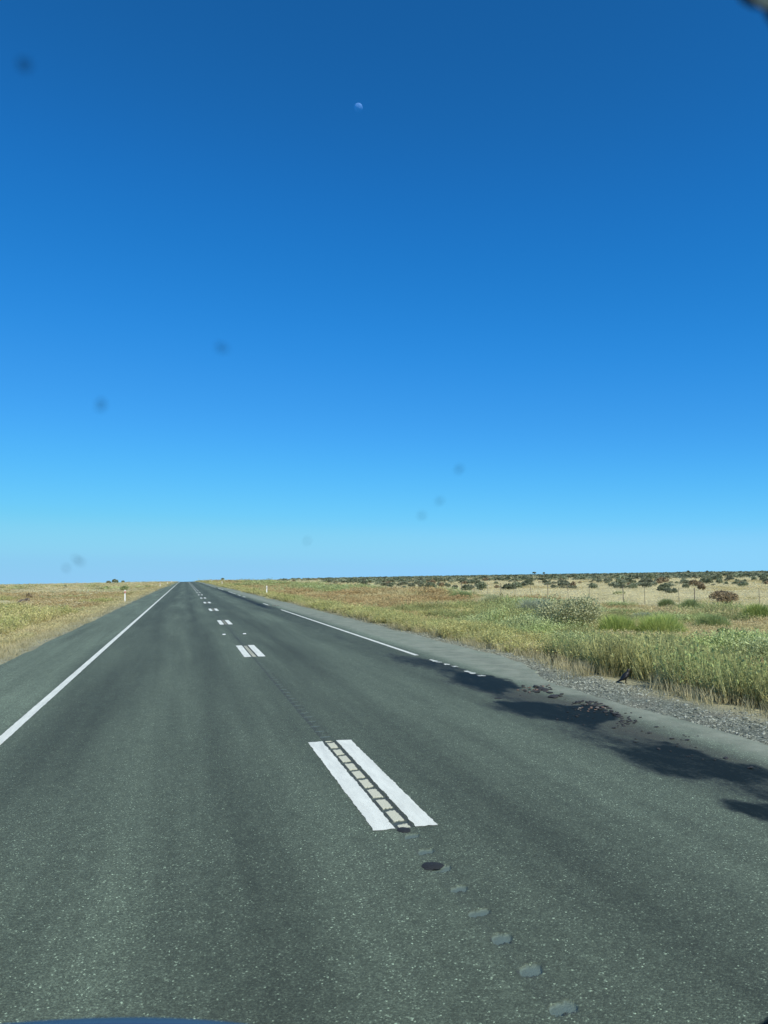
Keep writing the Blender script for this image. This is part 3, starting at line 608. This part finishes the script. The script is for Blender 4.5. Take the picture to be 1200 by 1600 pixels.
def mound(px, py, wpx, hpx, mat, label, seed):
    x, y = gnd(px, py); dist = math.hypot(x, y); w_, h_ = wpx*dist/FPX, hpx*dist/FPX*1.15; rg = np.random.default_rng(seed)
    n = int(1500+2600*w_); a = rg.uniform(0, 6.283, n); q = np.sqrt(rg.uniform(size=n)); hub = rg.normal(0, .33, (9, 2)); k = rg.integers(0, 9, n)
    bx = np.where(rg.uniform(size=n) < .6, hub[k, 0]+rg.normal(0, .16, n), q*np.cos(a))*w_*.5; by = np.where(rg.uniform(size=n) < .6, hub[k, 1]+rg.normal(0, .16, n), q*np.sin(a))*w_*.42
    rr = np.hypot(bx/(w_*.5), by/(w_*.42)); hh = h_*np.clip(1.05-.75*rr**2, .15, 1)*rg.uniform(.45, 1.08, n)*(.75+.5*vn(bx*4, by*4, seed))
    la = rg.uniform(0, 6.283, n); ll = hh*rg.uniform(.05, .55, n); dx, dy = np.cos(la)*ll+bx*.35, np.sin(la)*ll+by*.35; sa = rg.uniform(0, 3.1416, n); wd = .007+.006*dist/25; V, A = [], []
    for q_, w2 in ((0, 1.), (.45, .9), (.8, .6), (1., .1)):
        cx, cy_, cz = bx+dx*q_**1.6, by+dy*q_**1.6, hh*q_
        for sg in (-1, 1): V.append(np.stack([cx+sg*np.cos(sa)*wd*w2*.5, cy_+sg*np.sin(sa)*wd*w2*.5, cz], 1)); A.append(np.full(n, q_))
    V = np.stack(V, 1).reshape(-1, 3); A = np.stack(A, 1).ravel(); i = np.arange(n)*8
    F = np.concatenate([np.stack([i+2*j, i+2*j+1, i+2*j+3, i+2*j+2], 1) for j in range(3)])
    o = mesh('grass_mound', V, F, mat, attrs={'h': A}); o.location = (x, y, float(gz(x, y))-.02)
    return tag(o, label, 'shrub')
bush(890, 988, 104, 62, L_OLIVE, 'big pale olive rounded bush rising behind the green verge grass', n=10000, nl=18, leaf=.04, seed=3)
bush(1134, 946, 44, 26, L_BROWN, 'brown twiggy bush just in front of the fence on the right', n=3200, nl=9, leaf=.06, seed=8)
bush(1128, 992, 15, 13, L_GRN, 'small dark green plant alone in the dry grass near the right edge', n=700, nl=4, leaf=.06, seed=12)
for i, (a, b, c_, d_, mt, lb) in enumerate([
  (965, 992, 48, 26, L_BRT, 'bright green grassy mound beside the big olive bush'), (1035, 992, 56, 28, L_BRT, 'bright green grassy mound near the middle of the dry clearing, largest of its kind'),
  (1003, 972, 34, 13, L_PALE, 'pale silvery low mound behind the two bright green mounds'), (1112, 982, 42, 20, L_GRN, 'green mound between the dry clearing and the brown twiggy bush'),
  (1078, 958, 36, 16, L_GRN, 'mid green low mound in front of the fence, left of the brown bush'), (1044, 952, 24, 14, L_GRN, 'mid green narrow mound in front of the fence behind the silvery one'),
  (840, 962, 60, 22, L_PALE, 'pale silvery green shrub just left of the big olive bush'), (772, 948, 46, 16, L_OLIVE, 'broad low olive shrub among the weeds left of the silvery green one'), (720, 938, 34, 12, L_GRN, 'green low shrub furthest left of the row of shrubs behind the verge'),
  (1188, 972, 40, 20, L_BRT, 'bright green mound cut off by the right edge of the view')]):
    mound(a, b, c_*1.12, d_*1.05, mt, lb, 30+i)
FARB = [(1036,925,19,13,L_DARK,'dark bush with a ragged top, left of a touching pair beyond the fence'), (1049,928,15,10,L_GREY,'grey bush, right of a touching pair beyond the fence'), (1071,920,13,9,L_GREY,'small grey green bush between the dark pair and the round brown bush'),
 (1099,923,14,13,L_BROWN,'round brown bush standing alone in the pale paddock'), (1162,917,16,8,L_DARK,'dark low bush in the paddock above the brown twiggy bush'), (967,930,20,7,L_SAGE if False else L_OLIVE,'low olive bush right at the fence line'),
 (1008,917,32,9,L_GREY,'long low grey green mound beyond the fence'), (825,912,16,8,L_DARK,'dark spreading bush at the middle of the far paddock'), (700,918,10,8,L_DARK,'small dark bush beyond the fence near the far grass, right of a pair'), (690,918,8,9,L_BROWN,'small dark brown bush beyond the fence near the far grass, left of a pair'),
 (511,924,20,9,L_BROWN,'rounded brown bush among the verge grass beyond the right guide post'), (593,912,13,7,L_DARK,'dark bush on the right just above the rusty grass'), (194,924,18,10,L_GRN,'green bush on the left beside the guide post'),
 (46,937,12,10,L_BROWN,'brown dry bush in the left field above the yellow weeds'), (38,945,15,10,L_DEAD,'bleached dead bush in the left field in front of the brown one'), (101,919,7,4,L_DARK,'lone tiny dark bush in the middle of the left field'), (165,921,9,5,L_GRN,'small green bush in the left field left of the guide post bush')]
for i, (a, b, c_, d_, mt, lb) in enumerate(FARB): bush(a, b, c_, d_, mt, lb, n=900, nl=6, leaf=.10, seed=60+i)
# the many look-alike saltbushes of the paddock: copies of six shapes
BP = []
for k in range(6):
    mt = [L_DARK, L_GREY, L_GREY, L_DARK, L_BROWN, L_GREY][k]; BP.append(crown('saltbush', mt, 460, lobes(5, 1.0, .75, 90+k, 1.0), .075, link=False, seed=90+k))
LBS = {0: 'dark green saltbush scattered with others across the far paddock', 1: 'grey green saltbush scattered with others across the far paddock', 2: 'brown dry saltbush scattered with others across the far paddock'}
rb = random.Random(5); cnt = 0
while cnt < 275:
    px = rb.uniform(560, 1230) if rb.random() < .9 else rb.uniform(420, 600); hz = 903.4-.0162*(px-288)
    py = hz + 7.0 + 22*rb.random()**1.7
    x, y = gnd(px, py)
    if x < FX+3 or math.hypot(x, y) > 330: continue
    if float(fbm(x*.03, y*.02, 85)) < .44: continue
    k = rb.choice((0, 0, 1, 2, 3, 5, 5, 1, 3, 4)); o = BP[k].copy(); COL.objects.link(o); s = rb.uniform(.55, 1.4)*(1+.002*y); o.scale = (s*rb.uniform(.9, 1.6), s*rb.uniform(.9, 1.4), s*rb.uniform(.7, 1.0)); o.location = (x, y, float(gz(x, y))-.03); o.rotation_euler.z = rb.uniform(0, 6.28)
    c_ = {0: 0, 3: 0, 4: 2}.get(k, 1); tag(o, LBS[c_], 'bush', ['dark saltbushes of the far paddock', 'grey saltbushes of the far paddock', 'brown saltbushes of the far paddock'][c_]); cnt += 1
# beyond them the scrub runs together
N = 15000; x, y, d = polar(N, 170, 620, 3, 54); n3 = fbm(x*.012, y*.012, 87)
ok = (x > 34) & (RNG.uniform(size=N) < np.clip((n3-.47)*1.6+.40*sm(.38, .6, n3)*sm(22, 32, np.degrees(np.arctan2(x, y)))+1.2*sm(250, 350, d), .01, 1)*sm(6, 18, np.degrees(np.arctan2(x, y)))); x, y, d = x[ok], y[ok], d[ok]; n = len(x)
s = RNG.uniform(.9, 2.2, n)*(1+.25*sm(250, 400, d)); sp_ = [crown('scrub_bush', [L_DARK, L_GREY, L_DARK][k], 110, lobes(5, 1, .62, 130+k), .17, link=False, seed=140+k) for k in range(3)]
scatter('scrub', 'dark grey green scrub merging along the right horizon', 'scrub', np.stack([x, y, gz(x, y)-.05], 1), np.stack([0*x, 0*x, RNG.uniform(0, 6.28, n)], 1), np.stack([s*1.5, s*1.5, s*.85], 1), RNG.integers(0, 3, n), sp_)
# trees on the horizon
def tree(px, py, dist, wpx, hpx, label, mat=L_DARK, nl=7):
    d_ = ray(px, py); d_ = d_/math.hypot(d_[0], d_[1]); x, y = d_[0]*dist, d_[1]*dist; z = float(gz(x, y)); top = CAMH+d_[2]*dist; h_ = top-z; w_ = wpx*dist/FPX; ch = hpx*dist/FPX
    r_ = empty('tree', (x, y, z), label, 'tree')
    bm = bmesh.new(); tube(bm, [(0, 0, -.3), (.1*w_*.3, 0, h_*.4), (0, 0, h_-ch*.6)], [.16+.02*h_, .13, .08], 7)
    for k in range(5): a = k*1.26+.4; tube(bm, [(0, 0, max(.2, h_-ch*1.15)), (math.cos(a)*w_*.2, math.sin(a)*w_*.2, h_-ch*.7), (math.cos(a)*w_*.36, math.sin(a)*w_*.36, h_-ch*.45)], [.09, .06, .03], 5)
    bmobj('trunk', bm, M_TWIG, r_)
    lb = [(a, b, c+h_-ch*1.05, d__, e_, f) for a, b, c, d__, e_, f in lobes(nl, w_, ch*1.15, int(px))]
    crown('crown', mat, 900, lb, .35, seed=int(px)).parent = r_
tree(179.5, 904.5, 330, 8, 5, 'dark rounded tree standing on the left horizon'); tree(192, 907, 360, 5, 3, 'smallest dark tree on the left horizon, nearest the road'); tree(170, 908, 300, 7, 3.2, 'low dark tree on the left horizon left of the rounded one', nl=5)
tree(835, 893.6, 520, 6, 2.5, 'flat topped tiny tree above the middle of the right horizon'); tree(850, 894, 540, 3, 2.5, 'thin tiny tree just right of the flat topped one on the right horizon'); tree(1075, 891.5, 520, 4, 2.5, 'tiny tree on the right horizon left of the last one'); tree(1105, 891.5, 520, 3, 2.5, 'tiny tree furthest right on the right horizon'); tree(348, 903.2, 420, 5, 2.4, 'tiny dark tree on the horizon just right of the road')
# a forked dark weed on the gravel edge
wx_, wy_ = gnd(873, 1040, -.15); wd_ = empty('weed', (wx_, wy_, float(gz(wx_, wy_))), 'dark forked weed alone at the edge of the gravel', 'weed')
o = tuft('leaves', plant('dark_weed', (.09, .08, .04), (.13, .12, .06)), 16, .34, .22, .016, .7, 0, 3); COL.objects.link(o); o.parent = wd_

# ---------------------------------------------------------------- bird on the gravel
def bird():
    x, y = gnd(979, 1068.5, -.16); z = float(gz(x, y))
    t = NT('black_feathers'); c = t.n('ShaderNodeTexCoord').outputs['Object']
    k = t.mix(t.ramp(t.n('ShaderNodeSeparateXYZ', i0=c).outputs[2], [(.185, 0.), (.20, .5)]), (.008, .008, .009), (.035, .028, .02)); t.bsdf(Base_Color=k, Roughness=.55)
    # body axis rises from the tail (left) to the head (right)
    path = [(-.165, .010, .030, .006), (-.13, .012, .038, .013), (-.09, .010, .055, .017), (-.065, .004, .075, .034), (-.03, 0, .105, .048), (.005, 0, .140, .046), (.026, 0, .170, .032), (.036, 0, .190, .024), (.040, 0, .208, .027), (.046, 0, .222, .024), (.058, 0, .224, .013), (.075, 0, .219, .006), (.088, 0, .214, .0015)]
    bm = bmesh.new(); tube(bm, [p[:3] for p in path], [p[3] for p in path], 12)
    for s in (-1, 1):
        tube(bm, [(-.018, s*.018, .085), (-.008, s*.018, .05), (-.016, s*.018, .006)], [.012, .006, .004], 6)
        for q in (-.5, 0, .5): tube(bm, [(-.016, s*.018, .006), (.014*math.cos(q), s*.018+.018*math.sin(q), .004)], [.004, .002], 5)
        tube(bm, [(.012, s*.040, .150), (-.03, s*.050, .11), (-.085, s*.026, .065), (-.12, s*.016, .045)], [.010, .020, .014, .004], 7)   # folded wings
    o = bmobj('bird', bm, t.m, smooth=True); o.location = (x, y, z); o.scale = (1.05,)*3; o.rotation_euler.z = -.25
    tag(o, 'black bird standing upright on the gravel with its tail low', 'bird')
bird()

# ---------------------------------------------------------------- moon
def moon():
    d_ = ray(560, 168); d_ /= np.linalg.norm(d_); D = 9000.
    t = NT('moon_dust'); g_ = t.n('ShaderNodeNewGeometry'); c = t.n('ShaderNodeTexCoord').outputs['Object']
    k = t.ramp(t.noise(c, .03, 3.), [(.35, (.05, .09, .17)), (.65, (.10, .16, .27))])
    df = t.n('ShaderNodeBsdfDiffuse', Color=k); tr = t.n('ShaderNodeBsdfTransparent'); ad = t.n('ShaderNodeAddShader', i0=df, i1=tr)   # the air in front of it glows through
    mx = t.n('ShaderNodeMixShader', i0=g_.outputs['Backfacing'], i1=ad, i2=tr); t.t.links.new(mx.outputs[0], t.out.inputs[0])
    bm = bmesh.new(); bmesh.ops.create_uvsphere(bm, u_segments=48, v_segments=24, radius=5.8/FPX*D)
    o = bmobj('moon', bm, t.m, smooth=True); o.location = d_*D + np.array([0, 0, CAMH]); tag(o, 'pale half lit moon high in the clear blue sky', 'moon')
moon()

# ---------------------------------------------------------------- the vehicle the view is taken from
def vehicle():
    D, RK_ = .40, .77
    van = empty('car', (-.3, .6, 0), 'dark blue car whose bonnet shows along the bottom edge', 'car'); L0 = np.array([-.3, .6, 0])
    t = NT('car_paint'); fl = t.noise(t.n('ShaderNodeTexCoord').outputs['Object'], 900., 1.)
    t.bsdf(Base_Color=t.mix(fl, (.045, .07, .11), (.06, .09, .13)), Metallic=.3, Roughness=.35, Coat_Weight=.35, Coat_Roughness=.35); paint_ = t.m
    M_SEAL = simple('rubber_seal', (.010, .010, .010), .8); M_TRIM = simple('grey_trim', (.62, .66, .70), .4, var=.2, sc=60)
    n, mx_ = 41, 24; xs = np.linspace(-1.1, .5, n); q = np.linspace(0, 1, mx_); x, k = np.meshgrid(xs, q)
    u_ = np.abs(x+.62)/.70; z = 1.150-.060*np.where(u_ < 1.25, u_**3, 1.953+4.69*(u_-1.25)*.7)
    yy = .96+.385*np.minimum(k/.8, 1)+.03*np.clip((k-.8)/.2, 0, 1); z = z - .012*(1-np.minimum(k/.8, 1)) - .22*np.clip((k-.78)/.22, 0, 1)**1.7
    o = mesh('bonnet', np.stack([x, yy, z], -1).reshape(-1, 3)-L0, gridf(n, mx_), paint_, van, smooth=True)
    md = o.modifiers.new('sheet', 'SOLIDIFY'); md.thickness = .004
    def ws(x_, s_): zz = CAMH - s_/math.hypot(1, RK_); return np.array([x_, D-(zz-CAMH)*RK_, zz])
    def hit(px, py):
        d_ = ray(px, py); t_ = D/(d_[1]+RK_*d_[2]); P = d_*t_; return P[0], -P[2]*math.hypot(1, RK_)
    A, A2, B, C_, D_ = hit(1157, -3), hit(1180, 13), hit(1203, 31), hit(1207, 1592), hit(1191, 1607)
    out = [(-1.05, .30), (-.98, .0), (-.9, -.22), (-.8, A[1]-.05), (-.4, A[1]-.055), (A[0]-.10, A[1]-.045), (A[0]-.03, A[1]-.020), A, A2, B, (B[0]+.034, B[1]+.030), (.32, -.14), (.45, .10), (.60, .40), (.70, .58), (C_[0]+.02, C_[1]-.03), C_, D_, (D_[0]-.04, D_[1]+.03), (.4, .76), (-.3, .79), (-.95, .76), (-1.08, .6)]
    def spline(P, m_=8):
        r_ = []; N_ = len(P)
        for i in range(N_):
            a, b, c_, d_ = (np.array(P[(i+j-1) % N_]) for j in range(4))
            for k_ in range(m_):
                t_ = k_/m_; r_.append(.5*((2*b)+(c_-a)*t_+(2*a-5*b+4*c_-d_)*t_**2+(3*b-a-3*c_+d_)*t_**3))
        return r_
    ol = spline(out); nrm = np.array([0, 1, RK_])/math.hypot(1, RK_)
    t = NT('clear_glass'); tr = t.n('ShaderNodeBsdfTransparent', Color=(1, 1, 1)); t.t.links.new(tr.outputs[0], t.out.inputs[0])
    pts = [ws(*p_)-L0 for p_ in ol]; V = [p_-nrm*.0025 for p_ in pts]+[p_+nrm*.0025 for p_ in pts]; m_ = len(pts)
    mesh('windscreen', V, [tuple(range(m_))[::-1], tuple(range(m_, 2*m_))]+[(i, (i+1) % m_, m_+(i+1) % m_, m_+i) for i in range(m_)], t.m, van)
    cen = np.mean(ol, 0)
    def rim(name, offs, r_, mat, lift):
        bm = bmesh.new(); P = []
        for i, p_ in enumerate(ol):
            tg = ol[(i+1) % m_]-ol[i-1]; nn = np.array([tg[1], -tg[0]]); nn /= np.linalg.norm(nn)
            if nn @ (p_-cen) < 0: nn = -nn
            P.append(tuple(ws(*(p_+nn*offs))-L0+nrm*lift))
        P.append(P[0]); tube(bm, P, r_, 10, False); return bmobj(name, bm, mat, van, smooth=True)
    rim('windscreen_seal', .0075, .0075, M_SEAL, 0.)
    rim('pillar_trim', .0030, .0030, M_TRIM, -.008); rim('headliner_edge', .0105, .0028, M_TRIM, -.008)
    bm = bmesh.new(); zt = ws(0, A[1]-.06)
    P0 = [(-.95, zt[1]-.01, zt[2]), (A[0]+.05, zt[1]-.01, zt[2]), (.5, -.1, zt[2]+.03), (.5, -1.6, zt[2]+.05), (-1.1, -1.6, zt[2]+.05), (-1.1, -.1, zt[2]+.03)]
    lo = [bm.verts.new(tuple(np.array(p_)-L0)) for p_ in P0]; hi = [bm.verts.new(tuple(np.array(p_)-L0+np.array([0, 0, .03]))) for p_ in P0]
    bm.faces.new(lo[::-1]); bm.faces.new(hi)
    for i in range(6): bm.faces.new((lo[i], lo[(i+1) % 6], hi[(i+1) % 6], hi[i]))
    bmobj('shade_roof', bm, paint_, van)  # unseen panel, added to keep the smears and pillar trim in shade
    t = NT('insect_smear'); nz = t.noise(t.n('ShaderNodeTexCoord').outputs['Object'], 900., 3.)
    df = t.n('ShaderNodeBsdfDiffuse', Color=(.03, .028, .025)); tr = t.n('ShaderNodeBsdfTransparent'); mx = t.n('ShaderNodeMixShader', i0=t.ramp(nz, [(.35, .10), (.65, .65)]), i1=tr, i2=df); t.t.links.new(mx.outputs[0], t.out.inputs[0]); SM = t.m
    for i, (px, py, a, b, ang) in enumerate([(347, 547, 9, 5.5, .1), (157, 637, 5.5, 9, .2), (36, 102, 8, 8, .5), (720, 737, 5.5, 5, 0), (689, 787, 5, 4, .6), (661, 810, 5, 4, -.3), (481, 850, 3.2, 4.2, .3), (122, 881, 3.5, 8, -.7), (103, 893, 3, 4, -.6)]):
        s0 = hit(px, py); k_ = np.linalg.norm(ws(*s0)-[0, 0, CAMH])/FPX; V = []; mm = 22
        for lay, (f_, dz) in enumerate(((1, .0026), (.6, .0034))):
            for j in range(mm):
                an = 6.2832*j/mm; rr = (1+.12*math.sin(2*an+i)+.12*math.sin(5*an+2*i))*k_*f_; ex, ey = a*rr*math.cos(an), b*rr*math.sin(an)*1.2
                V.append(ws(s0[0]+ex*math.cos(ang)-ey*math.sin(ang), s0[1]+ex*math.sin(ang)+ey*math.cos(ang))-L0+nrm*dz)
        mesh('insect_smear', V, [(j, (j+1) % mm, mm+(j+1) % mm, mm+j) for j in range(mm)]+[tuple(range(mm, 2*mm))], SM, van)
vehicle()
